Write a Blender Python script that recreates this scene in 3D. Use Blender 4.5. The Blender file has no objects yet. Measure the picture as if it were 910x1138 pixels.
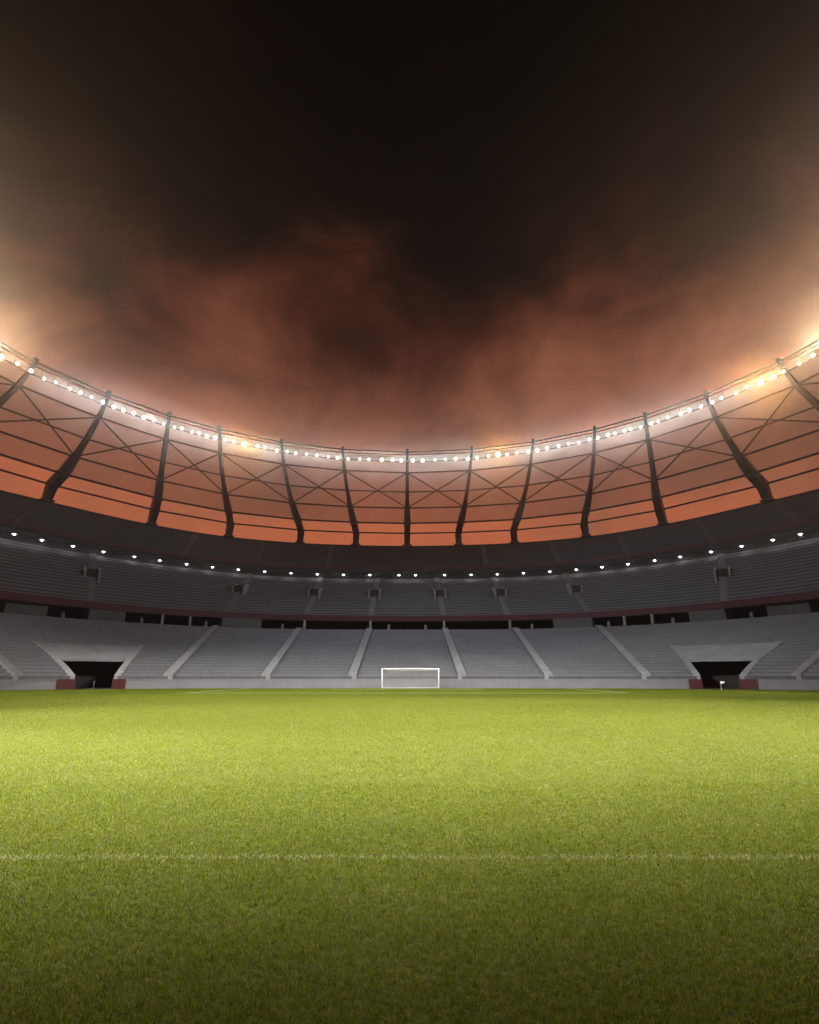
# Floodlit football stadium at dusk
import math
EYE=1.48; CEN=61.0
def interp(tab,x):
    # monotone cubic through a table of (x, y)
    n=len(tab)
    if x<=tab[0][0]: return tab[0][1]
    if x>=tab[-1][0]: return tab[-1][1]
    d=[(tab[i+1][1]-tab[i][1])/(tab[i+1][0]-tab[i][0]) for i in range(n-1)]
    m=[0.0]+[0 if d[i-1]*d[i]<=0 else 2*d[i-1]*d[i]/(d[i-1]+d[i]) for i in range(1,n-1)]+[d[-1]]
    for i in range(n-1):
        if x<=tab[i+1][0]:
            h=tab[i+1][0]-tab[i][0];t=(x-tab[i][0])/h
            return ((2*t**3-3*t*t+1)*tab[i][1]+(t**3-2*t*t+t)*h*m[i]+(-2*t**3+3*t*t)*tab[i+1][1]+(t**3-t*t)*h*m[i+1])
def sym(tab,x): return interp(tab,abs(x))
def odd(tab,x): return math.copysign(interp(tab,abs(x)),x)
WALL_X=[(0,0),(7.9,7.55),(21.8,19.1),(37,31),(57,39.3),(77,44.8),(95,49),(112,51.5),(130,52.5)]
WALL_Y=[(0,82.4),(7.9,82.2),(21.8,80.8),(37,77.6),(57,74.0),(77,69.0),(95,58),(112,44),(130,28)]
LOWB=[(0,53),(8,53.4),(22,56.0),(37,58.4),(50,59.9),(69,62),(110,64.5),(130,65)]
RAIL=[(0,55.8),(8,56.0),(27,58.2),(38,59.6),(50,60.6),(71,61.2),(110,64),(130,64.5)]
RAIL_S=[(0,0),(5.25,7.4),(15.4,20),(27.7,35),(52.7,57.6),(75,76),(110,110),(130,130)]
MIDB=[(0,73),(6,73.3),(15.4,74.6),(28,75.6),(53,74.2),(80,74),(130,74.5)]
TOPR=[(0,70),(7,70.4),(16,71.8),(32,72.9),(47,72.2),(67,71),(90,71.5),(130,72)]
TOPB=[(0,89.8),(10,90.0),(19,90.8),(29,91),(41,89.4),(56,87.0),(72,87.0),(130,88)]
def pol(r,a):
    a=math.radians(a); return (r*math.sin(a), CEN+r*math.cos(a))
def wall(s): return (odd(WALL_X,s), sym(WALL_Y,s))
def lowb(s): return pol(sym(LOWB,s),s)
def rail(s): a=odd(RAIL_S,s); return pol(sym(RAIL,a),a)
def midb(s): return pol(sym(MIDB,s),s)
def topr(s): return pol(sym(TOPR,s),s)
def topb(s): return pol(sym(TOPB,s),s)
def lerp(a,b,t): return a+(b-a)*t
def lower(s,t):
    a,b=wall(s),lowb(s); return (lerp(a[0],b[0],t),lerp(a[1],b[1],t),lerp(1.10,9.88,t))
def mid(s,t):
    a,b=rail(s),midb(s); return (lerp(a[0],b[0],t),lerp(a[1],b[1],t),lerp(12.5,22.98,t))
def top(s,t):
    a,b=topr(s),topb(s*.87); return (lerp(a[0],b[0],t),lerp(a[1],b[1],t),lerp(25.2,34.0,t))
# tuning values
LENS = 30.0; BULB = 14.0; WIDE = 2600.0; BEAM = 370000.0; EDGE = 2.1; BLEND = .75; FABRIC_FILL = 240.0; FARB = 1.1; SIDE = 290000.0; CONE = 41.0; WARMX = 9.0; MEDS = 5.2; STAND = 54000.0; CL1 = .4; CL2 = .40; SOFF = 70.0; AIM = 19.0
HAZE = 0.00034; ANIS = 0.957; MEMB = 0.45; EXPO = 0.0; SKYS = 0.9
OFF1 = (3.1, 0.4, 0.2); OFF2 = (1.3, 5.2, 0.7)
SKY = [(0.0, (.55, .14, .06)), (0.22, (.50, .125, .052)), (0.33, (.30, .11, .06)), (0.43, (.165, .051, .027)), (0.52, (.068, .017, .0085)), (0.61, (.010, .0035, .0026)), (0.72, (.0008, .0004, .0004))]
LOBES = [((0.074, 0.882, 0.551), .97, .998, .045), ((-0.426, 0.885, 0.544), .96, .998, -.06), ((0.387, 0.889, 0.529), .96, .998, -.07), ((-0.191, 0.859, 0.634), .965, .998, -.02), ((-0.613, 0.79, 0.874), .94, .998, .09)]
import bpy, random
import numpy as np
from mathutils import Vector, Matrix

random.seed(7)
R = math.radians
sc = bpy.context.scene
COL = sc.collection

# ------------------------------------------------------------------ helpers
class MB:
    """collects shapes; build() links them as one mesh object"""
    def __init__(self): self.v = []; self.f = []
    def add(self, verts, faces):
        o = len(self.v)
        self.v += [tuple(p) for p in verts]
        self.f += [tuple(i + o for i in f) for f in faces]
    def loft(self, secs, closed=True, caps=True):
        n = len(secs[0]); v = [p for s in secs for p in s]; f = []
        for i in range(len(secs) - 1):
            for j in range(n if closed else n - 1):
                a, b = i * n + j, i * n + (j + 1) % n
                f.append((a, b, b + n, a + n))
        if caps and closed:
            f.append(tuple(range(n))[::-1]); f.append(tuple((len(secs) - 1) * n + j for j in range(n)))
        self.add(v, f)
    def tube(self, pts, r, n=6, r2=None):
        pts = [Vector(p) for p in pts]; secs = []
        for i, p in enumerate(pts):
            d = (pts[min(i + 1, len(pts) - 1)] - pts[max(i - 1, 0)]).normalized()
            u = d.cross(Vector((0, 0, 1)))
            if u.length < 1e-4: u = Vector((1, 0, 0))
            u.normalize(); w = u.cross(d).normalized()
            q = r if r2 is None else r + (r2 - r) * i / (len(pts) - 1)
            secs.append([p + u * q * math.cos(2 * math.pi * k / n) + w * q * math.sin(2 * math.pi * k / n) for k in range(n)])
        self.loft(secs)
    def box(self, c, sx, sy, sz, rz=0.0):
        m = Matrix.Translation(Vector(c)) @ Matrix.Rotation(rz, 4, 'Z')
        v = [m @ Vector((x * sx / 2, y * sy / 2, z * sz / 2)) for x in (-1, 1) for y in (-1, 1) for z in (-1, 1)]
        self.add(v, [(0, 1, 3, 2), (4, 6, 7, 5), (0, 4, 5, 1), (2, 3, 7, 6), (0, 2, 6, 4), (1, 5, 7, 3)])
    def build(self, name, mat, parent=None, smooth=False):
        me = bpy.data.meshes.new(name); me.from_pydata(self.v, [], self.f); me.update()
        import bmesh
        bm = bmesh.new(); bm.from_mesh(me); bmesh.ops.recalc_face_normals(bm, faces=bm.faces); bm.to_mesh(me); bm.free()
        if smooth:
            for p in me.polygons: p.use_smooth = True
        return link(name, me, mat, parent)

def link(name, me, mat, parent=None):
    if mat is not None and not me.materials: me.materials.append(mat)
    o = bpy.data.objects.new(name, me); COL.objects.link(o)
    if parent is not None:
        o.parent = parent
        o.matrix_parent_inverse = parent.matrix_basis.inverted()
    return o

def tag(o, label=None, cat=None, group=None, kind=None):
    if label: o['label'] = label
    if cat: o['category'] = cat
    if group: o['group'] = group
    if kind: o['kind'] = kind
    return o

def empty(name, loc):
    o = bpy.data.objects.new(name, None); COL.objects.link(o); o.location = loc
    o.empty_display_size = 0.5
    return o

def frange(a, b, step):
    n = max(1, int(math.ceil(abs(b - a) / step))); return [a + (b - a) * i / n for i in range(n + 1)]

ORD = ['zeroth', 'first', 'second', 'third', 'fourth', 'fifth', 'sixth', 'seventh', 'eighth', 'ninth', 'tenth', 'eleventh', 'twelfth',
       'thirteenth', 'fourteenth', 'fifteenth', 'sixteenth', 'seventeenth', 'eighteenth', 'nineteenth', 'twentieth']

# ------------------------------------------------------------------ materials
def new_mat(name):
    m = bpy.data.materials.new(name); m.use_nodes = True
    nt = m.node_tree; nt.nodes.clear()
    out = nt.nodes.new('ShaderNodeOutputMaterial')
    return m, nt, out

def worn(name, col, rough=0.75, amount=0.35, scale=0.35, metallic=0.0, streak=True, bump=0.15, spec=0.3):
    """painted or bare surface with cloudy stains, vertical dirt streaks and a fine grain"""
    m, nt, out = new_mat(name); N, L = nt.nodes, nt.links
    tc = N.new('ShaderNodeTexCoord')
    n1 = N.new('ShaderNodeTexNoise'); n1.inputs['Scale'].default_value = scale; n1.inputs['Detail'].default_value = 7; n1.inputs['Roughness'].default_value = 0.65
    L.new(tc.outputs['Object'], n1.inputs['Vector'])
    mp = N.new('ShaderNodeMapping'); mp.inputs['Scale'].default_value = (1.6, 1.6, 0.12)
    L.new(tc.outputs['Object'], mp.inputs['Vector'])
    n2 = N.new('ShaderNodeTexNoise'); n2.inputs['Scale'].default_value = 1.0; n2.inputs['Detail'].default_value = 5
    L.new(mp.outputs['Vector'], n2.inputs['Vector'])
    mx = N.new('ShaderNodeMath'); mx.operation = 'ADD'
    s = N.new('ShaderNodeMath'); s.operation = 'MULTIPLY'; s.inputs[1].default_value = 0.6 if streak else 0.0
    L.new(n2.outputs['Fac'], s.inputs[0]); L.new(n1.outputs['Fac'], mx.inputs[0]); L.new(s.outputs[0], mx.inputs[1])
    mr = N.new('ShaderNodeMapRange'); mr.inputs['From Min'].default_value = 0.45; mr.inputs['From Max'].default_value = 1.1
    mr.inputs['To Min'].default_value = 1.0 - amount; mr.inputs['To Max'].default_value = 1.0 + amount * 0.6
    L.new(mx.outputs[0], mr.inputs['Value'])
    vm = N.new('ShaderNodeVectorMath'); vm.operation = 'SCALE'; vm.inputs[0].default_value = col
    L.new(mr.outputs['Result'], vm.inputs['Scale'])
    b = N.new('ShaderNodeBsdfPrincipled'); b.inputs['Roughness'].default_value = rough; b.inputs['Metallic'].default_value = metallic
    b.inputs['Specular IOR Level'].default_value = spec
    L.new(vm.outputs['Vector'], b.inputs['Base Color'])
    bp = N.new('ShaderNodeBump'); bp.inputs['Strength'].default_value = bump; bp.inputs['Distance'].default_value = 0.05
    n3 = N.new('ShaderNodeTexNoise'); n3.inputs['Scale'].default_value = 6; n3.inputs['Detail'].default_value = 6
    L.new(tc.outputs['Object'], n3.inputs['Vector']); L.new(n3.outputs['Fac'], bp.inputs['Height']); L.new(bp.outputs['Normal'], b.inputs['Normal'])
    L.new(b.outputs['BSDF'], out.inputs['Surface'])
    return m

def glow(name, col, strength):
    m, nt, out = new_mat(name)
    e = nt.nodes.new('ShaderNodeEmission'); e.inputs['Color'].default_value = (*col, 1); e.inputs['Strength'].default_value = strength
    nt.links.new(e.outputs[0], out.inputs['Surface']); return m

M = {}
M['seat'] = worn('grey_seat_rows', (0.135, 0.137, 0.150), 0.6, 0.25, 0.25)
M['seat_dark'] = worn('shade_tinted_seat_rows', (0.095, 0.098, 0.110), 0.65, 0.28, 0.25)  # middle tier copy of the seats, its dimmer light put into the colour
M['seat_top'] = worn('shade_dark_seat_rows', (0.035, 0.037, 0.043), 0.65, 0.28, 0.25)  # top tier copy of the seats, its shadow put into the colour
M['fascia'] = worn('pale_tunnel_concrete', (0.205, 0.206, 0.215), 0.85, 0.25, 0.4)
M['booth'] = worn('grey_booth_panel', (0.085, 0.086, 0.09), 0.8, 0.3, 0.5)
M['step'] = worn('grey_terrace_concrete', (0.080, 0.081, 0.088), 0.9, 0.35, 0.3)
M['step_dark'] = worn('shade_tinted_terrace_concrete', (0.036, 0.037, 0.042), 0.9, 0.35, 0.3)  # terrace concrete darkened for the dimmer middle tier
M['step_top'] = worn('shade_dark_terrace_concrete', (0.014, 0.015, 0.017), 0.9, 0.35, 0.3)  # terrace concrete darkened again for the shadowed top tier
M['aisle_dark'] = worn('shade_tinted_steps', (0.12, 0.122, 0.13), 0.85, 0.3, 0.5)  # steps darkened for the dimmer middle tier
M['aisle_top'] = worn('shade_dark_steps', (0.07, 0.07, 0.075), 0.85, 0.3, 0.5)  # steps darkened for the shadowed top tier
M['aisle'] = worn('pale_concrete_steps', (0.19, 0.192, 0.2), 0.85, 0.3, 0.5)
M['concrete'] = worn('grey_concrete', (0.18, 0.182, 0.192), 0.85, 0.35, 0.4)
M['wall'] = worn('painted_grey_wall', (0.155, 0.154, 0.17), 0.7, 0.22, 0.3)
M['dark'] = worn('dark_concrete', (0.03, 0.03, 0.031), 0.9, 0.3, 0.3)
M['void'] = worn('recess_shade_dark', (0.03, 0.03, 0.03), 0.95, 0.3, 0.5)  # shade of tunnels, recesses and soffit put into the colour
M['maroon'] = worn('maroon_paint', (0.055, 0.009, 0.013), 0.6, 0.35, 0.4)
M['steel'] = worn('dark_grey_steel', (0.022, 0.023, 0.026), 0.5, 0.35, 0.6, metallic=0.2, spec=0.4)
M['cable'] = worn('dark_steel_tube', (0.014, 0.014, 0.016), 0.5, 0.2, 0.8, spec=0.4)
M['housing'] = worn('black_lamp_housing', (0.03, 0.03, 0.03), 0.5, 0.2, 2.0)
M['white'] = worn('white_goal_paint', (0.80, 0.80, 0.80), 0.4, 0.08, 2.0, streak=False)
M['net'] = worn('white_net_cord', (0.62, 0.62, 0.62), 0.8, 0.1, 4.0, streak=False)
M['lens'] = glow('floodlight_glass', (1.0, 0.93, 0.84), LENS)
M['lens_warm'] = glow('warm_floodlight_glass', (1.0, 0.70, 0.36), LENS * 1.5)
M['halo_ring'] = glow('painted_halo', (1.0, 0.90, 0.78), 1.1)  # emissive rings imitating the soft glow around each rim lens
M['outer_halo_ring'] = glow('painted_outer_halo', (1.0, 0.86, 0.70), 0.45)
M['halo_ring_warm'] = glow('warm_painted_halo', (1.0, 0.58, 0.22), 1.6)
M['halo_disc'] = glow('soffit_halo_disc', (1.0, .97, .93), .8)  # emissive disc imitating the halo around each soffit bulb
M['bulb'] = glow('soffit_bulb', (1.0, 0.97, 0.93), BULB)

# woven roof membrane: thin translucent fabric
m, nt, out = new_mat('roof_membrane_fabric'); N, L = nt.nodes, nt.links
tr = N.new('ShaderNodeBsdfTransparent'); tr.inputs['Color'].default_value = (0.96, 0.95, 0.94, 1)
df = N.new('ShaderNodeBsdfDiffuse'); df.inputs['Color'].default_value = (0.64, 0.635, 0.63, 1)
tl = N.new('ShaderNodeBsdfTranslucent'); tl.inputs['Color'].default_value = (0.64, 0.635, 0.63, 1)
a = N.new('ShaderNodeMixShader'); a.inputs[0].default_value = 0.5
L.new(df.outputs[0], a.inputs[1]); L.new(tl.outputs[0], a.inputs[2])
tc = N.new('ShaderNodeTexCoord'); nz = N.new('ShaderNodeTexNoise'); nz.inputs['Scale'].default_value = 0.12; nz.inputs['Detail'].default_value = 5
L.new(tc.outputs['Object'], nz.inputs['Vector'])
mr = N.new('ShaderNodeMapRange'); mr.inputs['From Min'].default_value = 0.3; mr.inputs['From Max'].default_value = 0.7
mr.inputs['To Min'].default_value = MEMB - 0.07; mr.inputs['To Max'].default_value = MEMB + 0.07
L.new(nz.outputs['Fac'], mr.inputs['Value'])
b = N.new('ShaderNodeMixShader'); L.new(mr.outputs['Result'], b.inputs[0]); L.new(tr.outputs[0], b.inputs[1]); L.new(a.outputs[0], b.inputs[2])
L.new(b.outputs[0], out.inputs['Surface']); M['membrane'] = m

# turf sheet (carries the blades) and the blades themselves
m, nt, out = new_mat('turf'); N, L = nt.nodes, nt.links
tc = N.new('ShaderNodeTexCoord')
def noise(scale, detail, rough=0.6, sc3=None):
    n = N.new('ShaderNodeTexNoise'); n.inputs['Scale'].default_value = scale; n.inputs['Detail'].default_value = detail; n.inputs['Roughness'].default_value = rough
    if sc3:
        mp = N.new('ShaderNodeMapping'); mp.inputs['Scale'].default_value = sc3; L.new(tc.outputs['Object'], mp.inputs['Vector']); L.new(mp.outputs['Vector'], n.inputs['Vector'])
    else: L.new(tc.outputs['Object'], n.inputs['Vector'])
    return n
n1 = noise(0.09, 4); n2 = noise(1.3, 6, 0.7); n3 = noise(14, 4, 0.7)
def ramp(node, stops):
    r = N.new('ShaderNodeValToRGB'); L.new(node.outputs['Fac'], r.inputs['Fac'])
    el = r.color_ramp.elements
    while len(el) < len(stops): el.new(0.5)
    for e, (p, c) in zip(el, stops): e.position = p; e.color = (*c, 1)
    return r
r1 = ramp(n1, [(0.32, (0.045, 0.056, 0.004)), (0.52, (0.053, 0.064, 0.005)), (0.70, (0.061, 0.069, 0.008))])
r2 = ramp(n2, [(0.30, (0.72, 0.75, 0.70)), (0.70, (1.25, 1.22, 1.3))])
r3 = ramp(n3, [(0.25, (0.55, 0.58, 0.5)), (0.75, (1.4, 1.38, 1.5))])
def mul(a, b):
    x = N.new('ShaderNodeVectorMath'); x.operation = 'MULTIPLY'; L.new(a, x.inputs[0]); L.new(b, x.inputs[1]); return x.outputs[0]
c = mul(mul(r1.outputs['Color'], r2.outputs['Color']), r3.outputs['Color'])
bs = N.new('ShaderNodeBsdfPrincipled'); bs.inputs['Roughness'].default_value = 0.85; bs.inputs['Specular IOR Level'].default_value = 0.15
L.new(c, bs.inputs['Base Color'])
bp = N.new('ShaderNodeBump'); bp.inputs['Strength'].default_value = 0.6; bp.inputs['Distance'].default_value = 0.03
L.new(n3.outputs['Fac'], bp.inputs['Height']); L.new(bp.outputs['Normal'], bs.inputs['Normal'])
L.new(bs.outputs[0], out.inputs['Surface']); M['turf'] = m

m, nt, out = new_mat('grass_blade'); N, L = nt.nodes, nt.links
at = N.new('ShaderNodeAttribute'); at.attribute_name = 'tint'
bs = N.new('ShaderNodeBsdfPrincipled'); bs.inputs['Roughness'].default_value = 0.5; bs.inputs['Specular IOR Level'].default_value = 0.10
L.new(at.outputs['Color'], bs.inputs['Base Color'])
tl = N.new('ShaderNodeBsdfTranslucent'); L.new(at.outputs['Color'], tl.inputs['Color'])
mx = N.new('ShaderNodeMixShader'); mx.inputs[0].default_value = 0.4
L.new(bs.outputs[0], mx.inputs[1]); L.new(tl.outputs[0], mx.inputs[2]); L.new(mx.outputs[0], out.inputs['Surface'])
M['blade'] = m

m, nt, out = new_mat('worn_line_paint'); N, L = nt.nodes, nt.links
tc = N.new('ShaderNodeTexCoord'); nz = N.new('ShaderNodeTexNoise'); nz.inputs['Scale'].default_value = 2.2; nz.inputs['Detail'].default_value = 8; nz.inputs['Roughness'].default_value = 0.75
L.new(tc.outputs['Object'], nz.inputs['Vector'])
rp = N.new('ShaderNodeValToRGB'); L.new(nz.outputs['Fac'], rp.inputs['Fac'])
rp.color_ramp.elements[0].position = 0.38; rp.color_ramp.elements[0].color = (0.13, 0.16, 0.03, 1)
rp.color_ramp.elements[1].position = 0.66; rp.color_ramp.elements[1].color = (0.36, 0.39, 0.24, 1)
bs = N.new('ShaderNodeBsdfPrincipled'); bs.inputs['Roughness'].default_value = 0.9
L.new(rp.outputs['Color'], bs.inputs['Base Color']); L.new(bs.outputs[0], out.inputs['Surface']); M['line'] = m

M['earth'] = worn('asphalt_ground', (0.05, 0.05, 0.05), 0.9, 0.3, 0.2, streak=False)

# ------------------------------------------------------------------ ground, pitch, markings
g = MB(); g.add([(-320, -260, -0.06), (320, -260, -0.06), (320, 380, -0.06), (-320, 380, -0.06)], [(0, 1, 2, 3)])
tag(g.build('ground', M['earth']), kind='structure')
SS = frange(-130, 130, 2.0)
p = MB(); ring = [wall(s) for s in SS]
ring = [(x, y) for x, y in ring] + [(52.5, -60), (-52.5, -60)]
pts = [(x, y, 0.0) for x, y in ring]
p.add(pts, [tuple(range(len(pts)))])
tag(p.build('pitch', M['turf']), kind='structure')

GOAL_Y = 78.6; GX = 0.42
mk = MB()
def stripe(x0, y0, x1, y1, w=0.13, z=0.004):
    d = Vector((x1 - x0, y1 - y0, 0)).normalized(); u = Vector((-d.y, d.x, 0)) * w / 2
    a, b = Vector((x0, y0, z)), Vector((x1, y1, z))
    mk.add([a - u, b - u, b + u, a + u], [(0, 1, 2, 3)])
stripe(-34, GOAL_Y, 34, GOAL_Y)                       # goal line
stripe(-20.5, 56.0, 20.5, 56.0, 0.30)                 # penalty area
stripe(-20.5, 56.16, -20.5, GOAL_Y - .08); stripe(20.5, 56.16, 20.5, GOAL_Y - .08)
stripe(-9.16, 73.0, 9.16, 73.0); stripe(-9.16, 73.08, -9.16, GOAL_Y - .08); stripe(9.16, 73.08, 9.16, GOAL_Y - .08)
stripe(-34, 5.57, -34, GOAL_Y - .08); stripe(34, 5.57, 34, GOAL_Y - .08)
for k in range(14):                                   # penalty arc
    a0, a1 = R(217 + k * 106 / 14), R(217 + (k + 1) * 106 / 14)
    stripe(9.15 * math.cos(a0), 61.5 + 9.15 * math.sin(a0), 9.15 * math.cos(a1), 61.5 + 9.15 * math.sin(a1), 0.12, 0.0045 + (k % 2) * .0005)
mk.build('pitch_markings', M['line'])
tag(bpy.data.objects['pitch_markings'], kind='structure')

# ------------------------------------------------------------------ grass blades near the camera
rng = np.random.default_rng(3)
def make_grass():
    D0, D1 = 2.0, 81.0
    # density per m2 falls with distance; the blades there get wider
    n = 2600000
    u = rng.random(n); e = 0.3
    d = (D0 ** e + u * (D1 ** e - D0 ** e)) ** (1 / e)
    x = (rng.random(n) * 2 - 1) * (1.12 * d + 4.0)
    x += np.where(rng.random(n) < .2, np.sign(x) * rng.exponential(1, n) * (1.5 + .12 * d), 0)
    x = np.where(np.abs(x) > 51, (rng.random(n) * 2 - 1) * 51, x)
    keep = d < 80.6 - 11.0 * (np.abs(x) / 44.5) ** 4
    x, d = x[keep], d[keep]; n = len(d)
    y = d + rng.normal(0, 0.02, n)
    # tufts: lean and height follow a slow random field
    lx_, ly_ = [], []
    for ax, ay, bx, by in ((-20.5, 56, 20.5, 56), (-9.16, 73, 9.16, 73), (-34, GOAL_Y, 34, GOAL_Y), (-20.5, 56, -20.5, GOAL_Y), (20.5, 56, 20.5, GOAL_Y)):
        m_ = int(math.hypot(bx - ax, by - ay) * 340); q_ = rng.random(m_)
        lx_.append(ax + (bx - ax) * q_ + rng.normal(0, .06, m_)); ly_.append(ay + (by - ay) * q_ + rng.normal(0, .06, m_))
    lx_, ly_ = np.concatenate(lx_), np.concatenate(ly_); nl = len(lx_)
    x = np.concatenate([x, lx_]); d = np.concatenate([d, ly_]); y = np.concatenate([y, ly_]); n = len(d)
    painted = np.zeros(n, bool); painted[-nl:] = True
    gx, gy = np.sin(x * 3.1 + 1.7 * np.sin(y * 2.3)), np.cos(y * 2.7 + 1.3 * np.sin(x * 1.9 + 1))
    h = 0.021 + 0.010 * rng.random(n) + 0.004 * gx * gy
    h *= np.where(rng.random(n) < 0.08, 1.35, 1.0)
    w = 0.0017 * (d / 2.5) ** 0.66 * (0.75 + 0.5 * rng.random(n))
    w = np.where(painted, .018, w); h = np.where(painted, .045, h)
    yaw = rng.random(n) * 2 * np.pi
    lean = rng.random(n) ** 0.7 * 1.25
    la = rng.random(n) * 2 * np.pi + 0.6 * gx
    lx, ly = np.cos(la) * lean * h, np.sin(la) * lean * h
    cx, cy = np.cos(yaw) * w, np.sin(yaw) * w
    near = d < 9
    ni = np.where(near)[0]; fi = np.where(~near)[0]
    V = []; 
    def P(a, b, c): return np.stack([a, b, c], -1)
    z0 = np.zeros(len(ni))
    A = np.stack([P(x[ni] - cx[ni], y[ni] - cy[ni], z0), P(x[ni] + cx[ni], y[ni] + cy[ni], z0),
                  P(x[ni] + cx[ni] * .8 + lx[ni] * .35, y[ni] + cy[ni] * .8 + ly[ni] * .35, h[ni] * .6),
                  P(x[ni] - cx[ni] * .8 + lx[ni] * .35, y[ni] - cy[ni] * .8 + ly[ni] * .35, h[ni] * .6),
                  P(x[ni] + lx[ni], y[ni] + ly[ni], h[ni] * (1 - .25 * lean[ni] ** 2))], 1).reshape(-1, 3)
    z1 = np.zeros(len(fi))
    B = np.stack([P(x[fi] - cx[fi], y[fi] - cy[fi], z1), P(x[fi] + cx[fi], y[fi] + cy[fi], z1),
                  P(x[fi] + lx[fi], y[fi] + ly[fi], h[fi])], 1).reshape(-1, 3)
    verts = np.concatenate([A, B]).astype(np.float32)
    o = np.arange(len(ni)) * 5
    quads = np.stack([o, o + 1, o + 2, o + 3], 1); tris1 = np.stack([o + 3, o + 2, o + 4], 1)
    o2 = len(A) + np.arange(len(fi)) * 3
    tris2 = np.stack([o2, o2 + 1, o2 + 2], 1)
    loops = np.concatenate([quads.ravel(), tris1.ravel(), tris2.ravel()]).astype(np.int32)
    nq, nt_ = len(quads), len(tris1) + len(tris2)
    starts = np.concatenate([np.arange(nq) * 4, nq * 4 + np.arange(nt_) * 3]).astype(np.int32)
    me = bpy.data.meshes.new('grass')
    me.vertices.add(len(verts)); me.vertices.foreach_set('co', verts.ravel())
    me.loops.add(len(loops)); me.loops.foreach_set('vertex_index', loops)
    me.polygons.add(nq + nt_); me.polygons.foreach_set('loop_start', starts)
    me.update(calc_edges=True)
    # tint of every blade: mixed greens, some straw, white where line paint took
    base = np.array([0.121, 0.155, 0.006]); deep = np.array([0.066, 0.112, 0.004]); straw = np.array([0.22, 0.20, 0.05])
    k = rng.random(n)[:, None]; patch = (0.5 + 0.5 * np.sin(x * 1.1 + np.sin(y * .9) * 2) * np.sin(y * 1.3 + 2))[:, None]
    c = base * (0.75 + 0.55 * rng.random(n)[:, None])
    c = np.where(k < 0.22 + 0.12 * patch, deep * (0.7 + 0.6 * rng.random(n)[:, None]), c)
    c = np.where(k > 0.91, straw * (0.7 + 0.5 * rng.random(n)[:, None]), c)
    pale = np.array([0.19, 0.205, 0.06])
    c = np.where((k > 0.84) & (k <= 0.91), pale, c)
    mean = np.array([0.112, 0.138, 0.009]); q_ = np.clip(d / 26, 0, .72)[:, None]
    c = c * (1 - q_) + mean * (1.12 + .0 * q_) * q_
    on = (np.abs(y - 5.5 + rng.normal(0, .025, n)) < 0.05) & (rng.random(n) < 0.5)
    on |= painted
    for ly_, hw, tw in ((56.0, 20.5, .20), (73.0, 9.16, .2), (GOAL_Y, 34, .2)):
        on |= (np.abs(y - ly_) < tw) & (np.abs(x) < hw) & (rng.random(n) < .8)
    for lx_, y0_ in ((20.5, 56.0), (9.16, 73.0), (34, 5.5)):
        on |= (np.abs(np.abs(x) - lx_) < .1) & (y > y0_) & (y < GOAL_Y) & (rng.random(n) < .7)
    c = np.where(on[:, None], np.array([0.30, 0.32, 0.17]) * (0.7 + 0.6 * rng.random(n)[:, None]), c)
    c4 = np.concatenate([c, np.ones((n, 1))], 1).astype(np.float32)
    cv = np.concatenate([np.repeat(c4[ni], 5, 0), np.repeat(c4[fi], 3, 0)])
    at = me.attributes.new('tint', 'FLOAT_COLOR', 'POINT'); at.data.foreach_set('color', cv.ravel())
    o = link('grass', me, M['blade'])
    return tag(o, 'short mown green grass blades covering the pitch', 'grass', kind='stuff')
make_grass()

# ------------------------------------------------------------------ seating tiers
def rows(surf, limits, n, t_lo, t_hi, rise, mat, smat, parent, name='seating_block', back=0.34, step=1.6):
    """a stepped block of bench rows; limits(t) gives the block's two ends"""
    mb = MB(); sb = MB(); dt = 1.0 / n
    for i in range(n):
        t = i * dt
        if t < t_lo - 1e-6 or t >= t_hi - 1e-6: continue
        a, b = limits(t + dt * .5)
        if b - a < 0.3: continue
        secs, seats = [], []
        for s in frange(a, b, step):
            def q(tt, dz):
                x, y, _ = surf(s, tt); z = surf(s, t)[2]; return (x, y, z + dz)
            secs.append([q(t, -0.5), q(t, rise), q(t + dt, rise), q(t + dt, -0.5)])
            seats.append([q(t + dt * .42, rise + .02), q(t + dt * .40, rise + back), q(t + dt * .46, rise + back + .02), q(t + dt * .80, rise + .20), q(t + dt * .80, rise + .02)])
        mb.loft(secs); sb.loft(seats)
    o = mb.build(name, mat, parent); sb.build('bench_rows', smat, o)
    return o

def aisle(surf, s, n, rise, width, parent, t0=0.0, t1=1.0, lift=0.22, name='aisle', mat='aisle'):
    mb = MB(); m = n * 4
    p0, p1 = Vector(surf(s, t0)), Vector(surf(s, t1)); d = (p1 - p0); d.z = 0; u = Vector((-d.y, d.x, 0)).normalized() * width / 2
    for i in range(m):
        ta, tb = t0 + (t1 - t0) * i / m, t0 + (t1 - t0) * (i + 1) / m
        a, b = Vector(surf(s, ta)), Vector(surf(s, tb)); z = b.z + rise * .75 + lift
        a2, b2 = Vector((a.x, a.y, z)), Vector((b.x, b.y, z)); dn = Vector((0, 0, -1.3))
        mb.loft([[a2 - u, a2 + u, a2 + u + dn, a2 - u + dn], [b2 - u, b2 + u, b2 + u + dn, b2 - u + dn]])
    return mb.build(name, M[mat], parent)

def band(ringf, sr, prof):
    """a profile of (offset outwards, z) points swept along a ring"""
    mb = MB(); secs = []
    for s in sr:
        x, y = ringf(s); x2, y2 = ringf(s + .5); x1, y1 = ringf(s - .5)
        n_ = Vector((-(y2 - y1), x2 - x1, 0)).normalized()
        if n_.x * x + n_.y * (y - CEN) < 0: n_ = -n_
        secs.append([(x + n_.x * o, y + n_.y * o, z) for o, z in prof])
    mb.loft(secs); return mb

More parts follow.
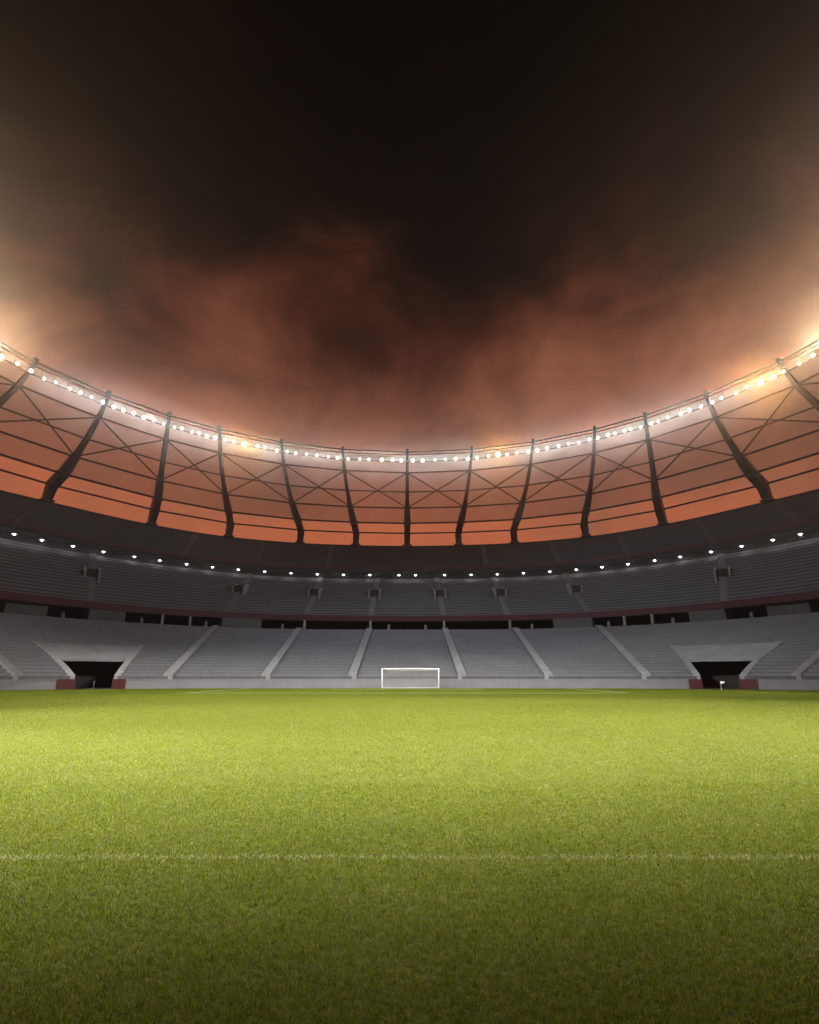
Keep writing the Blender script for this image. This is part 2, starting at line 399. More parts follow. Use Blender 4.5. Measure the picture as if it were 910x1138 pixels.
SE = 128
low = empty('lower_stand', (0, 82.4, 0)); tag(low, 'lower tier of grey bench rows behind the goal, with two trapezoid tunnels', 'stand')
midst = empty('middle_stand', (0, 116.8, 12)); tag(midst, 'middle tier of dark grey rows above the maroon balcony front', 'stand')
topst = empty('upper_stand', (0, 131, 25)); tag(topst, 'uppermost seating tier coloured dark as if shadowed directly below the roof ribs', 'stand')

# lower tier -----------------------------------------------------------
A_LOW = [-100, -77, -37, -21.8, -7.9, 7.9, 21.8, 37, 77, 100]
TL0, TL1, TR0, TR1, TT = 49.9, 47.7, 61.2, 66.8, 0.5
bounds = [-SE] + A_LOW + [SE]
NL = 20
def tl(t): return lerp(TL0, TL1, t / TT)
def trr(t): return lerp(TR0, TR1, t / TT)
for a, b in zip(bounds[:-1], bounds[1:]):
    if abs(a + b) == 114:
        sg = 1 if a > 0 else -1
        def both(f0, f1):
            def lim(t):
                p, q = f0(t), f1(t); return (p, q) if sg > 0 else (-q, -p)
            return lim
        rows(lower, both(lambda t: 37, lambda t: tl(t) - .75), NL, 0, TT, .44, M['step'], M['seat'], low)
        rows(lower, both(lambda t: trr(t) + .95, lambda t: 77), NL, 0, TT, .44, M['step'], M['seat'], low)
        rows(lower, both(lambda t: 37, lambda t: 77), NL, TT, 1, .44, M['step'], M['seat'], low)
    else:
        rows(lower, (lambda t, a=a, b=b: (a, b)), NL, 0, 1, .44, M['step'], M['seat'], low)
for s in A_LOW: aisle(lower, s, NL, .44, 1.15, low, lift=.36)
for a, b in ((-SE, -TR0), (-TL0, TL0), (TR0, SE)):
    band(wall, frange(a, b, 1.5), [(-.32, -.02), (-.32, 1.06), (.02, 1.06), (.02, -.02)]).build('front_wall', M['wall'], low)
    band(wall, frange(a, b, 1.5), [(-.36, 1.062), (-.36, 1.16), (.06, 1.16), (.06, 1.062)]).build('wall_coping', M['concrete'], low)
for sg in (-1, 1):
    q = (lambda s, t: lower(sg * s, t))
    tn = MB()                                          # sloped roof slab of the tunnel
    secs = []
    for f in frange(0, 1, .08):
        a = Vector(q(lerp(tl(TT), trr(TT), f), TT + .005)); b = Vector(q(lerp(tl(.26), trr(.26), f), .26))
        secs.append([(a.x, a.y, 5.95), (b.x, b.y, 3.75), (b.x, b.y, 3.45), (a.x, a.y, 5.2)])
    tn.loft(secs); tun = tn.build('player_tunnel', M['fascia'], low)
    for fs, od in ((tl, -1), (trr, 1)):
        c = MB(); secs = []
        for t in frange(0, TT, .05):
            a = Vector(q(fs(t), t)); b = Vector(q(fs(t) + .5 * od, t)); u = Vector((b.x - a.x, b.y - a.y, 0)).normalized()
            a0, a1 = a - u * .06, a + u * .72; zt = a.z + .55
            secs.append([(a0.x, a0.y, zt), (a1.x, a1.y, zt), (a1.x, a1.y, 0.02), (a0.x, a0.y, 0.02)])
        c.loft(secs); c.build('cheek_wall', M['fascia'], tun)
    bk = MB()  # dark sheet standing in for the shaded tunnel interior
    a, b = Vector(q(tl(.46) - .4, .46)), Vector(q(trr(.46) + .4, .46))
    bk.add([(a.x, a.y, .01), (b.x, b.y, .01), (b.x, b.y, 4.9), (a.x, a.y, 4.9)], [(0, 1, 2, 3)])
    bk.build('doorway_shade_panel', M['void'], tun)
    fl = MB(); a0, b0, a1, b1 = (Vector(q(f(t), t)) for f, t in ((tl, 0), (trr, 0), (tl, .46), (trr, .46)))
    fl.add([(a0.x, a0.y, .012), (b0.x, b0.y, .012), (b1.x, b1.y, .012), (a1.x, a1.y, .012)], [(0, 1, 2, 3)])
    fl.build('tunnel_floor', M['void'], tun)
    for s0, s1 in ((46.7, 50.35), (60.75, 66.5)):
        gt = band(lambda s: wall(sg * s), frange(s0, s1, 1), [(-.40, .0), (-.40, 1.2), (-.33, 1.2), (-.33, .0)])
        gt.build('maroon_end_panel', M['maroon'], tun)
# concourse recess behind the lower tier
def ringl(off): return lambda s: pol(sym(LOWB, s) + off, s)
sr = frange(-SE, SE, 2)
band(ringl(0), sr, [(0.02, 9.6), (0.02, 10.3), (9.0, 10.3), (9.0, 9.6)]).build('concourse_floor', M['dark'], low)
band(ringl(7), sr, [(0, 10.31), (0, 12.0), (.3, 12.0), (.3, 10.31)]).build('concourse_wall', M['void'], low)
for a, b in ((28.9, 35.9), (51.9, 57.3), (63.1, 68.7), (84, 92)):
    for sg in (-1, 1):
        band(ringl(.4), frange(sg * a, sg * b, 1.5), [(0, 10.31), (-.25, 12.04), (2.6, 12.04), (2.6, 10.31)]).build('concourse_booth', M['booth'], low)
for a in (7.7, 20.8, 41.4, 46.0):
    for sg in (-1, 1):
        x, y = pol(sym(LOWB, a) + .5, sg * a); c = MB(); c.box((x, y, 11.19), .42, .42, 1.76, -R(sg * a)); c.build('concourse_column', M['aisle'], low)
for a in (3.8, 24.7, 38.3, 48.8, 60.3):
    for sg in (-1, 1):
        x, y = pol(sym(LOWB, a) + 1.6, sg * a); c = MB(); c.tube([(x, y, 10.3), (x, y, 11.2), (x, y, 11.35)], .32, 8, .2); c.build('concourse_post', M['concrete'], low)

# middle tier ----------------------------------------------------------
A_MID = [-100, -76, -52.6, -27.8, -15.6, -5.35, 5.35, 15.6, 27.8, 52.6, 76, 100]
NM = 16
bounds = [-SE] + A_MID + [SE]
for a, b in zip(bounds[:-1], bounds[1:]):
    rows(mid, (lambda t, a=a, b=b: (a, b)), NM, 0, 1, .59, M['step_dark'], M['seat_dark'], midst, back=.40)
for s in A_MID:
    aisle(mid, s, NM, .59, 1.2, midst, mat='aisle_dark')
    # vomitory: two side parapets, a sill and a dark panel painted as the shaded opening
    tv0, tv1 = .44, .66
    p0, p1 = Vector(mid(s, tv0)), Vector(mid(s, tv1)); d = p1 - p0; d.z = 0; d.normalize(); u = Vector((-d.y, d.x, 0))
    v = MB()
    for sd in (-1, 1):
        o = u * sd * 1.12; w = u * .17
        top_z = p0.z + 3.1
        v.loft([[p0 + o - w + Vector((0, 0, -.6)), p0 + o + w + Vector((0, 0, -.6)), p0 + o + w + Vector((0, 0, 2.1)), p0 + o - w + Vector((0, 0, 2.1))],
                [p1 + o - w + Vector((0, 0, -.6)), p1 + o + w + Vector((0, 0, -.6)), Vector((*(p1 + o + w).xy, p1.z + .95)), Vector((*(p1 + o - w).xy, p1.z + .95))]])
    c = p0 - d * .15
    v.loft([[c - u * 1.27 + Vector((0, 0, -.6)), c - u * 1.27 + d * .26 + Vector((0, 0, -.6)), c - u * 1.27 + d * .26 + Vector((0, 0, .35)), c - u * 1.27 + Vector((0, 0, .35))],
            [c + u * 1.27 + Vector((0, 0, -.6)), c + u * 1.27 + d * .26 + Vector((0, 0, -.6)), c + u * 1.27 + d * .26 + Vector((0, 0, .35)), c + u * 1.27 + Vector((0, 0, .35))]])
    vo = v.build('vomitory', M['aisle'], midst)
    dk = MB(); e = p0 + d * .45
    dk.loft([[e - u * .95 + Vector((0, 0, .2)), e - u * .95 + d * .1 + Vector((0, 0, .2)), e - u * .95 + d * .1 + Vector((0, 0, 2.5)), e - u * .95 + Vector((0, 0, 2.5))],
             [e + u * .95 + Vector((0, 0, .2)), e + u * .95 + d * .1 + Vector((0, 0, .2)), e + u * .95 + d * .1 + Vector((0, 0, 2.5)), e + u * .95 + Vector((0, 0, 2.5))]])
    dk.build('doorway_shade_panel', M['void'], vo)
band(rail, sr, [(-.25, 12.10), (-.25, 13.22), (0, 13.22), (0, 12.10)]).build('balcony_front', M['maroon'], midst)
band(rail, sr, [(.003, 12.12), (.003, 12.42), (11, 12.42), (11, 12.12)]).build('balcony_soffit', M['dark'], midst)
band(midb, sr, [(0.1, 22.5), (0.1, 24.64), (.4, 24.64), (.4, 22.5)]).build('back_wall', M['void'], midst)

# upper tier -----------------------------------------------------------
A_TOP = [-100, -80, -65.3, -52.8, -39.5, -27.4, -14.7, 14.7, 27.4, 39.5, 52.8, 65.3, 80, 100]
NT = 14
bounds = [-SE] + A_TOP + [SE]
for a, b in zip(bounds[:-1], bounds[1:]):
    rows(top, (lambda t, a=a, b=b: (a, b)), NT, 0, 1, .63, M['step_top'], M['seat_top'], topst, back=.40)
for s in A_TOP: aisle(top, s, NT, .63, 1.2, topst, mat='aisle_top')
band(topr, sr, [(-.28, 25.32), (-.28, 25.80), (0, 25.80), (0, 25.32)]).build('maroon_rail', M['maroon'], topst)
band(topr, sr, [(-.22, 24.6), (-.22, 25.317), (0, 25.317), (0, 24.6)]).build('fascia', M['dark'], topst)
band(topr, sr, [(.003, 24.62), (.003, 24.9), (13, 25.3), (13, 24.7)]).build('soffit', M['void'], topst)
band(topb, sr, [(-.4, 33.6), (-.4, 35.08), (.4, 35.08), (.4, 25.0)]).build('parapet', M['dark'], topst)

# ------------------------------------------------------------------ roof: ribs, ring beams, bracing, membrane
BASE_A = [0, 8.8, 18.1, 29.5, 41.3, 55.9, 70, 84, 98, 111, 124, 137]
TOP_A = [0, 12.7, 24.5, 35.9, 44.7, 54.7, 65.8, 78, 91, 104, 117, 130]
LEV = [(35.10, 89.5, 0), (38.2, 88.3, 0.0), (40.0, 84.7, .15), (43.1, 81.2, .38), (46.3, 77.7, .60), (50.3, 74.4, .82), (54.9, 72.0, 1.0)]
def node(k, j, dr=0.0, dz=0.0):
    z, r, fr = LEV[j]; sg = -1 if k < 0 else 1; k = abs(k)
    a = lerp(BASE_A[k], TOP_A[k], fr)
    rr = lerp(sym(TOPB, a) / 89.8, 1.0, fr) * r if j else sym(TOPB, a) - .15
    x, y = pol(rr + dr, sg * a); return Vector((x, y, z + dz))
KM = 11
KS = range(-KM, KM + 1)
def side(k):
    if k == 0: return 'the centre rib'
    return 'the %s rib %s of centre' % (ORD[abs(k)], 'right' if k > 0 else 'left')
SHOWN = 6
for k in KS:
    r0 = node(k, 0); root = empty('roof_rib', r0)
    if k == 0: lab = 'upright dark steel roof rib seen straight on above the goal'
    elif abs(k) <= SHOWN: lab = 'dark steel roof rib, %s one %s of the upright centre rib' % (ORD[abs(k)], 'right' if k > 0 else 'left')
    else: lab = 'dark steel roof rib outside the picture, %s %s of the centre rib' % (ORD[abs(k)], 'right' if k > 0 else 'left')
    tag(root, lab, 'roof rib', 'steel ribs holding up the roof ring')
    pts = [node(k, j) for j in range(7)]
    tang = Vector((pts[6].x, pts[6].y - CEN, 0)).cross(Vector((0, 0, 1))).normalized()
    tang0 = Vector((pts[0].x, pts[0].y - CEN, 0)).cross(Vector((0, 0, 1))).normalized()
    def sect(i, w, dp, P=pts):
        d = (P[min(i + 1, 6)] - P[max(i - 1, 0)]).normalized(); tg = (tang0.lerp(tang, i / 6)).normalized()
        tg = (tg - d * tg.dot(d)).normalized(); nn = d.cross(tg).normalized()
        if nn.x * P[i].x + nn.y * (P[i].y - CEN) > 0: nn = -nn
        return [P[i] + tg * w * .5 + nn * dp * .5, P[i] - tg * w * .5 + nn * dp * .5, P[i] - tg * w * .5 - nn * dp * .5, P[i] + tg * w * .5 - nn * dp * .5]
    sh = MB(); sh.loft([sect(2, .85, 1.0), sect(3, 1.02, 1.25), sect(4, .9, 1.05), sect(5, .78, .85), sect(6, .6, .65)]); sh.build('upper_shaft', M['steel'], root)
    cl = MB(); cl.loft([sect(0, 1.45, 1.4), sect(1, 1.65, 2.2), sect(2, 1.5, 2.05), sect(3, 1.15, 1.5)]); cl.build('base_cladding', M['steel'], root)
    # pointed gusset where the cladding meets the shaft
    gs = MB(); a = sect(2, 1.7, 2.3); b2 = sect(3, 1.2, 1.6); tip = (pts[3] * .35 + pts[4] * .65)
    for s_ in (0, 1):
        q0, q1, q2 = Vector(a[s_]), Vector(b2[s_]), Vector(tip) + (Vector(b2[s_]) - pts[3]) * .55
        off = (Vector(a[s_]) - Vector(a[1 - s_])).normalized() * .12
        gs.loft([[q0, q1, q2], [q0 + off, q1 + off, q2 + off]])
    gs.build('gusset', M['steel'], root)
    cp = MB(); cp.box(pts[6] + Vector((0, 0, .25)), .7, .7, .9, -math.atan2(pts[6].x, pts[6].y - CEN)); cp.build('head_plate', M['steel'], root)
    bs = MB(); bs.box(pts[0] + Vector((0, 0, .12)), 2.4, 2.2, .26, -math.atan2(pts[0].x, pts[0].y - CEN)); bs.build('base_plate', M['steel'], root)

def ringtube(j, dr, dz, rad):
    mb = MB(); mb.tube([node(k, j, dr, dz) for k in KS], rad, 6); return mb
for j, word, rad in ((1, 'lowest', .20), (2, 'second lowest', .22), (3, 'middle', .20), (4, 'fourth', .17), (5, 'topmost', .17)):
    o = ringtube(j, -.2, 0, rad).build('ring_tube', M['cable'])
    tag(o, {'lowest': 'dark steel ring tube just above the parapet, in the open strip below the fabric',
            'second lowest': 'dark steel ring tube along the lower edge of the roof fabric',
            'middle': 'dark steel ring tube through the feet of the crossed rods',
            'fourth': 'dark steel ring tube passing where the crossed rods meet',
            'topmost': 'dark steel ring tube through the heads of the crossed rods'}[word], 'ring tube', 'steel tubes running round the roof')
tr_ = empty('rim_truss', (0, CEN + 72, 52)); tag(tr_, 'double tubed steel rim along the roof edge carrying the white floodlights', 'rim truss')
def rim(k0, f, dr, dz):
    a, b = node(k0, 6), node(k0 + 1, 6); p = a.lerp(b, f)
    o = Vector((p.x, p.y - CEN, 0)).normalized(); return p + o * dr + Vector((0, 0, dz))
for nm, dr, dz, rad in (('upper_chord', 0, .05, .16), ('middle_chord', -.3, -.85, .15), ('lamp_rail', -.5, -2.75, .16)):
    mb = MB(); mb.tube([rim(k, 0, dr, dz) for k in range(-KM, KM)] + [rim(KM - 1, 1, dr, dz)], rad, 6); mb.build(nm, M['cable'], tr_)
for k in range(-KM, KM):
    mb = MB()
    for i in range(6):
        mb.tube([rim(k, i / 6, -.3, -.85), rim(k, (i + .5) / 6, 0, .05)], .05, 4); mb.tube([rim(k, (i + .5) / 6, 0, .05), rim(k, (i + 1) / 6, -.3, -.85)], .05, 4)
        mb.tube([rim(k, (i + .5) / 6, -.3, -.85), rim(k, (i + .5) / 6, -.5, -2.75)], .05, 4)
    mb.build('truss_web', M['cable'], tr_)

def bayname(j):
    n_, sd = (j + 1, 'right') if j >= 0 else (-j, 'left')
    return ('%s bay %s of the centre rib' if n_ <= SHOWN + 1 else '%s bay %s of centre, unseen') % (ORD[n_], sd)
for j in range(-KM, KM):
    root = empty('cross_brace', (node(j, 3) + node(j + 1, 3)) * .5)
    tag(root, 'pair of crossed dark steel rods in the ' + bayname(j), 'cross brace', 'crossed rods bracing the roof bays')
    for a, b in (((j, 3), (j + 1, 5)), ((j, 5), (j + 1, 3))):
        mb = MB(); p0, p1 = node(*a, -.25), node(*b, -.25)
        if a[1] == 5: p0 = p0 + Vector((0, 0, 0)); 
        mb.tube([p0, p1], .16, 6); mb.build('rod', M['cable'], root)
    mb = MB(); cols = []
    for f in (0, .25, .5, .75, 1):
        col = []
        for (jj, ff) in ((2, 0), (2, .5), (3, 0), (3, .5), (4, 0), (4, .5), (5, 0), (5, .5), (6, -1)):
            if ff == -1: q = node(j, 6, .15, -.95).lerp(node(j + 1, 6, .15, -.95), f)
            else:
                a0 = node(j, jj, .35).lerp(node(j, jj + 1, .35, -.95 if jj == 5 else 0), ff); b0 = node(j + 1, jj, .35).lerp(node(j + 1, jj + 1, .35, -.95 if jj == 5 else 0), ff)
                q = a0.lerp(b0, f)
            o = Vector((q.x, q.y - CEN, 0)).normalized() * math.sin(math.pi * f) * .25
            col.append(q + o)
        cols.append(col)
    mb.loft(cols, closed=False)
    pn = mb.build('roof_membrane', M['membrane'], None, True)
    tag(pn, 'translucent grey fabric roof panel filling the ' + bayname(j), 'membrane', 'fabric panels between the roof ribs')

# ------------------------------------------------------------------ floodlights on the rim
def lathe(prof, n=14):
    mb = MB(); mb.loft([[(r * math.cos(2 * math.pi * k / n), r * math.sin(2 * math.pi * k / n), z) for k in range(n)] for r, z in prof]); return mb
def mesh_of(mb, name, mat, smooth=False):
    o = mb.build(name, mat, None, smooth); me = o.data; bpy.data.objects.remove(o); return me
# the lamp looks along local -Z
ME_HOUSE = mesh_of(lathe([(.30, .62), (.34, .60), (.40, .30), (.52, .02), (.55, -.04), (.50, -.04)]), 'housing', M['housing'])
ME_LENS = mesh_of(lathe([(.02, -.10), (.20, -.09), (.25, -.045), (.02, -.03)]), 'lens', M['lens'], True)
ME_LENSW = mesh_of(lathe([(.02, -.10), (.24, -.09), (.30, -.045), (.02, -.03)]), 'lens', M['lens_warm'], True)
ME_REF = mesh_of(lathe([(.24, -.03), (.37, -.05), (.37, -.03), (.24, -.02)], 18), 'halo_ring', M['halo_ring'])
ME_REFW = mesh_of(lathe([(.29, -.03), (.49, -.05), (.49, -.03), (.29, -.02)], 18), 'halo_ring', M['halo_ring_warm'])
ME_RIM = mesh_of(lathe([(.37, -.052), (.49, -.065), (.49, -.045), (.37, -.032)], 18), 'outer_halo_ring', M['outer_halo_ring'])
mb = MB(); mb.box((.60, 0, .35), .07, .16, .9); mb.box((-.60, 0, .35), .07, .16, .9); mb.box((0, 0, .80), 1.27, .16, .07)
ME_BRK = mesh_of(mb, 'bracket', M['cable'])

def spot(name, loc, aim, energy, cone, blend, col, parent):
    l = bpy.data.lights.new(name, 'SPOT'); l.energy = energy; l.spot_size = R(cone); l.spot_blend = blend; l.color = col; l.shadow_soft_size = .4
    o = bpy.data.objects.new(name, l); COL.objects.link(o); o.location = loc
    o.rotation_euler = (Vector(aim) - Vector(loc)).to_track_quat('-Z', 'Y').to_euler()
    o.parent = parent; o.matrix_parent_inverse = parent.matrix_basis.inverted()
    return o
WARM = {(5, 4), (-3, 2), (1, 2)}
NB = 6
lr = random.Random(11)
for j in range(-KM, KM):
    fr_ = [(i + .5 + lr.uniform(-.16, .16)) / NB for i in range(NB)]
    for i in range(NB):
        warm = (j, i) in WARM
        p = rim(j, fr_[i], -.75, -2.55 + lr.uniform(-.15, .15))
        inward = Vector((0, 48, 0)) - p
        aim = Vector((lr.uniform(-14, 14), AIM + lr.uniform(-9, 9), 0))
        face = (Vector((0, 4, 1.5)) - p).normalized() * .6 + (aim - p).normalized() * .4
        root = empty('floodlight', p); root.rotation_euler = face.to_track_quat('-Z', 'Y').to_euler()
        sz = (1.35 if warm else lr.choice([.62, .68, .76, .84, .92])); root.scale = (sz, sz, sz)
        order = (i + 1) if j >= 0 else (NB - i)
        lab = ('large warm orange' if warm else ('big white' if sz > .8 else 'small white')) + ' rim floodlight, %s from centre in %s' % (ORD[order], bayname(j))
        tag(root, lab, 'floodlight', 'floodlights along the roof rim')
        for nm, me in (('housing', ME_HOUSE), ('lens', ME_LENSW if warm else ME_LENS), ('halo_ring', ME_REFW if warm else ME_REF), ('outer_halo_ring', None if warm else ME_RIM), ('bracket', ME_BRK)):
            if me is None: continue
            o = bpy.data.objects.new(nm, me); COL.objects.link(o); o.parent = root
        lp = p + face.normalized() * .5
        l_col = (1.0, .45, .12) if warm else (1.0, .93, .84)
        far = abs(j + .5) > 6
        if not far and i in (1, 3, 5):
            l = bpy.data.lights.new('flood_or_fill_light', 'POINT'); l.energy = FABRIC_FILL; l.color = (1.0, .93, .86); l.shadow_soft_size = .3  # added fill without a fitting of its own, brightens the roof fabric
            o = bpy.data.objects.new('flood_or_fill_light', l); COL.objects.link(o); o.location = p + Vector((0, 0, -1.5)) + inward.normalized() * .7
            o.parent = root; o.matrix_parent_inverse = root.matrix_basis.inverted()
        if not far:
            spot('flood_or_fill_light', lp, (0, 40, 66), WIDE * (WARMX * (2.0 if j == 5 else 1) if warm else .3 + sz * sz * .9), 112, .7, l_col, root)
        elif abs(j + .5) < 9:
            spot('flood_or_fill_light', lp, (0, 15, 63), SIDE * ((.30 if (i >= 3) == (j > 0) else .02) if abs(j + .5) < 7 else .42), 74, .6, (1.0, .64, .37), root)
        elif i in (1, 4):
            spot('flood_or_fill_light', lp, (lr.uniform(-34, 34), 86, 3), STAND, 62, 1.0, (.84, .92, 1.0), root)
        elif i == 0:
            aim = Vector((aim.x * 2.2, 57, 0)); edge = Vector((aim.x * 1.2, 27, 0))
            spot('flood_or_fill_light', lp, aim, BEAM * FARB, math.degrees((aim - Vector(lp)).angle(edge - Vector(lp))) * 2, .9, (1.0, .94, .82), root)
        else:
            edge = Vector((aim.x * .5, EDGE + lr.uniform(-.6, .6), 0))
            spot('flood_or_fill_light', lp, aim, BEAM, math.degrees((aim - Vector(lp)).angle(edge - Vector(lp))) * 2, BLEND, (1.0, .94, .82), root)

# ------------------------------------------------------------------ small lamps under the upper tier
ME_STEM = None
DX = [1.55, 6.95, 11.8, 16.5, 21.15, 25.7, 30.2, 34.5, 38.8, 43.1, 47.1, 51.8, 56.3, 60.7, 64.4, 69, 74, 80]
mb = lathe([(.05, .62), (.05, .20), (.16, .16), (.24, .0), (.20, -.02)], 10); ME_CAP = mesh_of(mb, 'lamp_cap', M['housing'])
mb = lathe([(.02, -.24), (.14, -.20), (.20, -.09), (.20, .0), (.02, .01)], 12); mb2 = lathe([(.20, .0), (.44, -.06), (.44, -.04), (.20, .02)], 16); ME_DISH = mesh_of(mb2, 'lit_halo_disc', M['halo_disc'])
ME_BULB = mesh_of(mb, 'bulb', M['bulb'], True)
for n_, a in enumerate(DX):
    for sg in (-1, 1):
        x, y = pol(sym(TOPR, a) + .5, sg * a); p = Vector((x, y, 24.05))
        root = empty('soffit_lamp', p)
        sd = 'right' if sg > 0 else 'left'
        vis = n_ < 15
        tag(root, 'small white lamp under the upper tier front, %s one %s of centre' % (ORD[n_ + 1], sd) + ('' if vis else ', unseen'), 'lamp', 'small lamps under the upper tier')
        for nm, me in (('lamp_cap', ME_CAP), ('bulb', ME_BULB), ('lit_halo_disc', ME_DISH)):
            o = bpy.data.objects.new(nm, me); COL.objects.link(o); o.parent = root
        l = bpy.data.lights.new('lamp_glow', 'POINT'); l.energy = SOFF; l.color = (1, .97, .94); l.shadow_soft_size = .18
        o = bpy.data.objects.new('lamp_glow', l); COL.objects.link(o); o.parent = root; o.location = (0, 0, -.45)

# ------------------------------------------------------------------ goal and corner flags
gl = empty('football_goal', (0, GOAL_Y, 0)); tag(gl, 'white football goal with net standing before the lower stand', 'goal')
for sx in (-1, 1):
    mb = MB(); mb.tube([(GX + sx * 3.72, GOAL_Y, 0), (GX + sx * 3.72, GOAL_Y, 2.5)], .058, 12); mb.build('post', M['white'], gl, True)
    mb = MB(); mb.tube([(GX + sx * 3.72, GOAL_Y + .08, 2.44), (GX + sx * 3.72, GOAL_Y + 1.0, 2.38), (GX + sx * 3.72, GOAL_Y + 2.0, .05), (GX + sx * 3.72, GOAL_Y + .12, .03)], .035, 8); mb.build('net_support', M['white'], gl, True)
mb = MB(); mb.tube([(GX - 3.79, GOAL_Y, 2.5), (GX + 3.79, GOAL_Y, 2.5)], .058, 12); mb.build('crossbar', M['white'], gl, True)
mb = MB(); mb.tube([(GX - 3.72, GOAL_Y + 2.0, .05), (GX + 3.72, GOAL_Y + 2.0, .05)], .03, 6); mb.build('ground_bar', M['white'], gl)
nb = MB()
def netp(u, v):                                   # v 0 top front, 1 bottom back
    x = GX + lerp(-3.68, 3.68, u)
    if v < .28: q = v / .28; yy, zz = GOAL_Y + .1 + q * .9, lerp(2.42, 2.36, q)
    else: q = (v - .28) / .72; yy, zz = GOAL_Y + 1.0 + q * 1.0, lerp(2.36, .05, q)
    sag = math.sin(math.pi * u) * math.sin(math.pi * min(1, v * 1.2))
    return (x, yy + .12 * sag, zz - .10 * sag)
for i in range(50): nb.tube([netp(i / 49, v / 12) for v in range(13)], .010, 3)
for v in range(23): nb.tube([netp(i / 16, v / 22) for i in range(17)], .010, 3)
for sx in (-1, 1):
    for i in range(1, 14):
        z = 2.36 * i / 14; y1 = GOAL_Y + 1.0 + (1 - z / 2.36) * 1.0
        nb.tube([(GX + sx * 3.70, GOAL_Y + .1, z), (GX + sx * 3.70, y1, z)], .010, 3)
    for i in range(1, 12):
        yy = GOAL_Y + .1 + i * .16; zt = 2.38 if yy < GOAL_Y + 1 else 2.38 * (1 - (yy - GOAL_Y - 1))
        nb.tube([(GX + sx * 3.70, yy, .03), (GX + sx * 3.70, yy, zt)], .010, 3)
nb.build('net', M['net'], gl)
for sx in (-1, 1):
    x, y = sx * 36.5, 70.0
    f = empty('corner_flag', (x, y, 0)); tag(f, 'small white flag on a thin pole before the right tunnel' if sx > 0 else 'thin pale flag pole standing before the left tunnel', 'corner flag')
    mb = MB(); mb.tube([(x, y, 0), (x, y, 1.0)], .025, 8); mb.build('pole', M['white'] if sx > 0 else M['concrete'], f)
    mb = MB(); w = .42 if sx > 0 else .10
    mb.loft([[(x + .02 + w * q, y + .05 * math.sin(q * 5), .99 - .05 * q), (x + .02 + w * q, y + .012 + .05 * math.sin(q * 5), .99 - .05 * q), (x + .02 + w * q, y + .012 + .05 * math.sin(q * 5), .66 + .12 * q), (x + .02 + w * q, y + .05 * math.sin(q * 5), .66 + .12 * q)] for q in (0, .25, .5, .75, 1)])
    mb.build('flag', M['white'] if sx > 0 else M['concrete'], f)

# ------------------------------------------------------------------ night air
hz = MB(); hz.box((0, 60, 28.0), 300, 260, 58.6)
ho = hz.build('haze', None); tag(ho, 'thin night haze glowing around the stadium floodlights', 'haze', kind='stuff')
m, nt, out = new_mat('night_haze')
pv = nt.nodes.new('ShaderNodeVolumePrincipled')
pv.inputs['Color'].default_value = (0.93, 0.91, 0.90, 1); pv.inputs['Density'].default_value = HAZE; pv.inputs['Anisotropy'].default_value = ANIS
nt.links.new(pv.outputs[0], out.inputs['Volume']); ho.data.materials.clear(); ho.data.materials.append(m)

# ------------------------------------------------------------------ sky: last dusk light under storm cloud
w = bpy.data.worlds.new('World'); sc.world = w; w.use_nodes = True
nt = w.node_tree; nt.nodes.clear(); N, L = nt.nodes, nt.links
out = N.new('ShaderNodeOutputWorld')
tc = N.new('ShaderNodeTexCoord')
sx = N.new('ShaderNodeSeparateXYZ'); L.new(tc.outputs['Generated'], sx.inputs[0])
def math_(op, a, b=None, clamp=False):
    n_ = N.new('ShaderNodeMath'); n_.operation = op; n_.use_clamp = clamp
    for i, v in enumerate((a, b)):
        if v is None: continue
        if isinstance(v, (int, float)): n_.inputs[i].default_value = v
        else: L.new(v, n_.inputs[i])
    return n_.outputs[0]
def wnoise(scale, detail, rough, off, sc3=(1, 1, 1.7), dist=0.0):
    mp = N.new('ShaderNodeMapping'); mp.inputs['Location'].default_value = off; mp.inputs['Scale'].default_value = sc3
    L.new(tc.outputs['Generated'], mp.inputs['Vector'])
    n_ = N.new('ShaderNodeTexNoise'); n_.inputs['Scale'].default_value = scale; n_.inputs['Detail'].default_value = detail
    n_.inputs['Roughness'].default_value = rough; n_.inputs['Distortion'].default_value = dist
    L.new(mp.outputs['Vector'], n_.inputs['Vector']); return n_.outputs['Fac']
big = wnoise(1.7, 3, .5, OFF1, (1, 1, 1.3), .2)
med = wnoise(MEDS, 8, .58, OFF2, (1, 1, 1.35), .5)
zed = math_('ADD', sx.outputs['Z'], math_('MULTIPLY', math_('SUBTRACT', big, .5), CL1))
zed = math_('ADD', zed, math_('MULTIPLY', math_('SUBTRACT', med, .5), CL2))
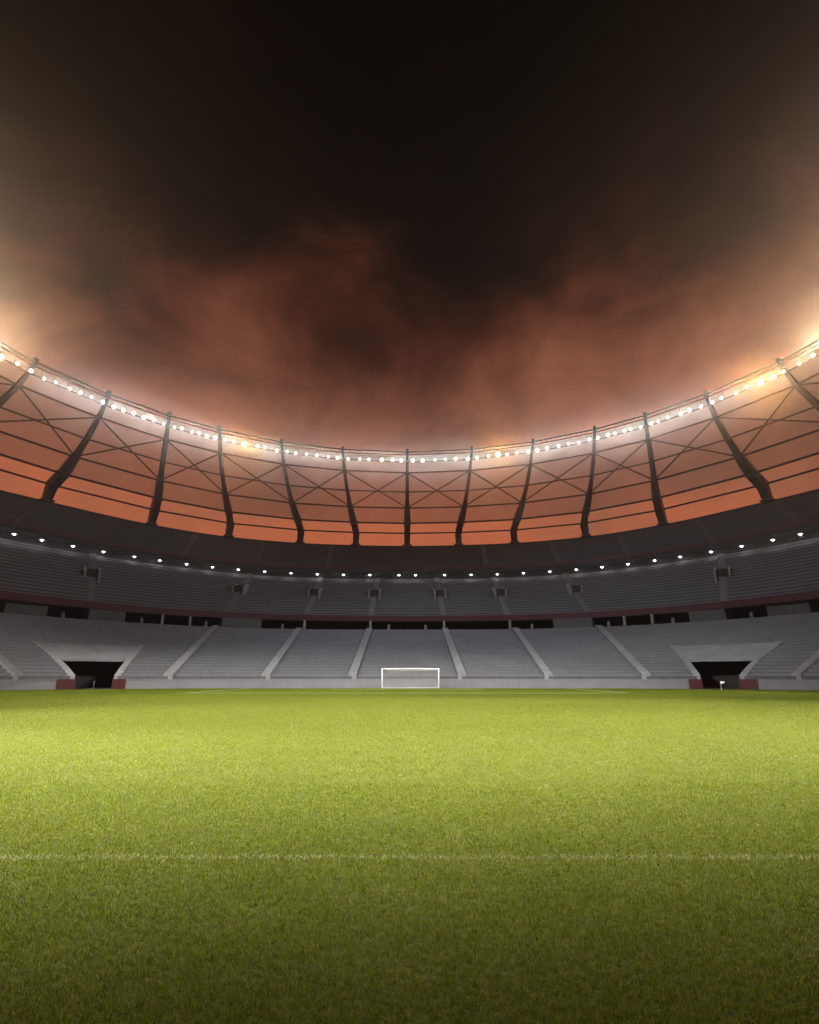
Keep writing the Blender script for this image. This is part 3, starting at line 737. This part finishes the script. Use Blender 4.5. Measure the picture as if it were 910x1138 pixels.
# a heavy bank of cloud ahead, with breaks of dusk light to either side of it
def lobe(v, lo, hi):
    dp = N.new('ShaderNodeVectorMath'); dp.operation = 'DOT_PRODUCT'; L.new(tc.outputs['Generated'], dp.inputs[0]); dp.inputs[1].default_value = Vector(v).normalized()
    r_ = N.new('ShaderNodeMapRange'); r_.interpolation_type = 'SMOOTHSTEP'; r_.inputs['From Min'].default_value = lo; r_.inputs['From Max'].default_value = hi
    L.new(dp.outputs['Value'], r_.inputs['Value']); return r_.outputs['Result']
for v, lo, hi, k_ in LOBES: zed = math_('ADD', zed, math_('MULTIPLY', lobe(v, lo, hi), k_))
rp = N.new('ShaderNodeValToRGB'); L.new(zed, rp.inputs['Fac']); rp.color_ramp.interpolation = 'B_SPLINE'
st = SKY
el = rp.color_ramp.elements
while len(el) < len(st): el.new(.5)
for e, (p_, c_) in zip(el, st): e.position = p_; e.color = (*c_, 1)
sky = N.new('ShaderNodeTexSky'); sky.sky_type = 'NISHITA'; sky.sun_disc = False
sky.sun_elevation = R(1.0); sky.sun_rotation = R(0)
b0 = N.new('ShaderNodeBackground'); b0.inputs['Strength'].default_value = 0.001; L.new(sky.outputs[0], b0.inputs['Color'])
b1 = N.new('ShaderNodeBackground'); b1.inputs['Strength'].default_value = SKYS; L.new(rp.outputs['Color'], b1.inputs['Color'])
ad = N.new('ShaderNodeAddShader'); L.new(b0.outputs[0], ad.inputs[0]); L.new(b1.outputs[0], ad.inputs[1])
L.new(ad.outputs[0], out.inputs['Surface'])

# ------------------------------------------------------------------ camera and render settings
cam = bpy.data.cameras.new('camera'); co = bpy.data.objects.new('camera', cam); COL.objects.link(co)
co.location = (0, 0, EYE); co.rotation_euler = (R(90) + math.atan((752 - 569) / 640), 0, 0)
cam.sensor_fit = 'HORIZONTAL'; cam.sensor_width = 36; cam.lens = 36 * 640 / 910; cam.shift_x = 2.5 / 910
cam.clip_start = .05; cam.clip_end = 2000
sc.camera = co
sc.view_settings.view_transform = 'Standard'; sc.view_settings.look = 'None'
sc.view_settings.exposure = EXPO; sc.view_settings.gamma = 1; sc.view_settings.use_curve_mapping = False
sc.render.engine = 'CYCLES'
cy = sc.cycles
cy.max_bounces = 6; cy.diffuse_bounces = 2; cy.glossy_bounces = 2; cy.transmission_bounces = 3; cy.transparent_max_bounces = 10; cy.volume_bounces = 0
cy.caustics_reflective = False; cy.caustics_refractive = False; cy.sample_clamp_indirect = 4
cy.use_denoising = True
try: cy.denoiser = 'OPENIMAGEDENOISE'
except Exception: pass
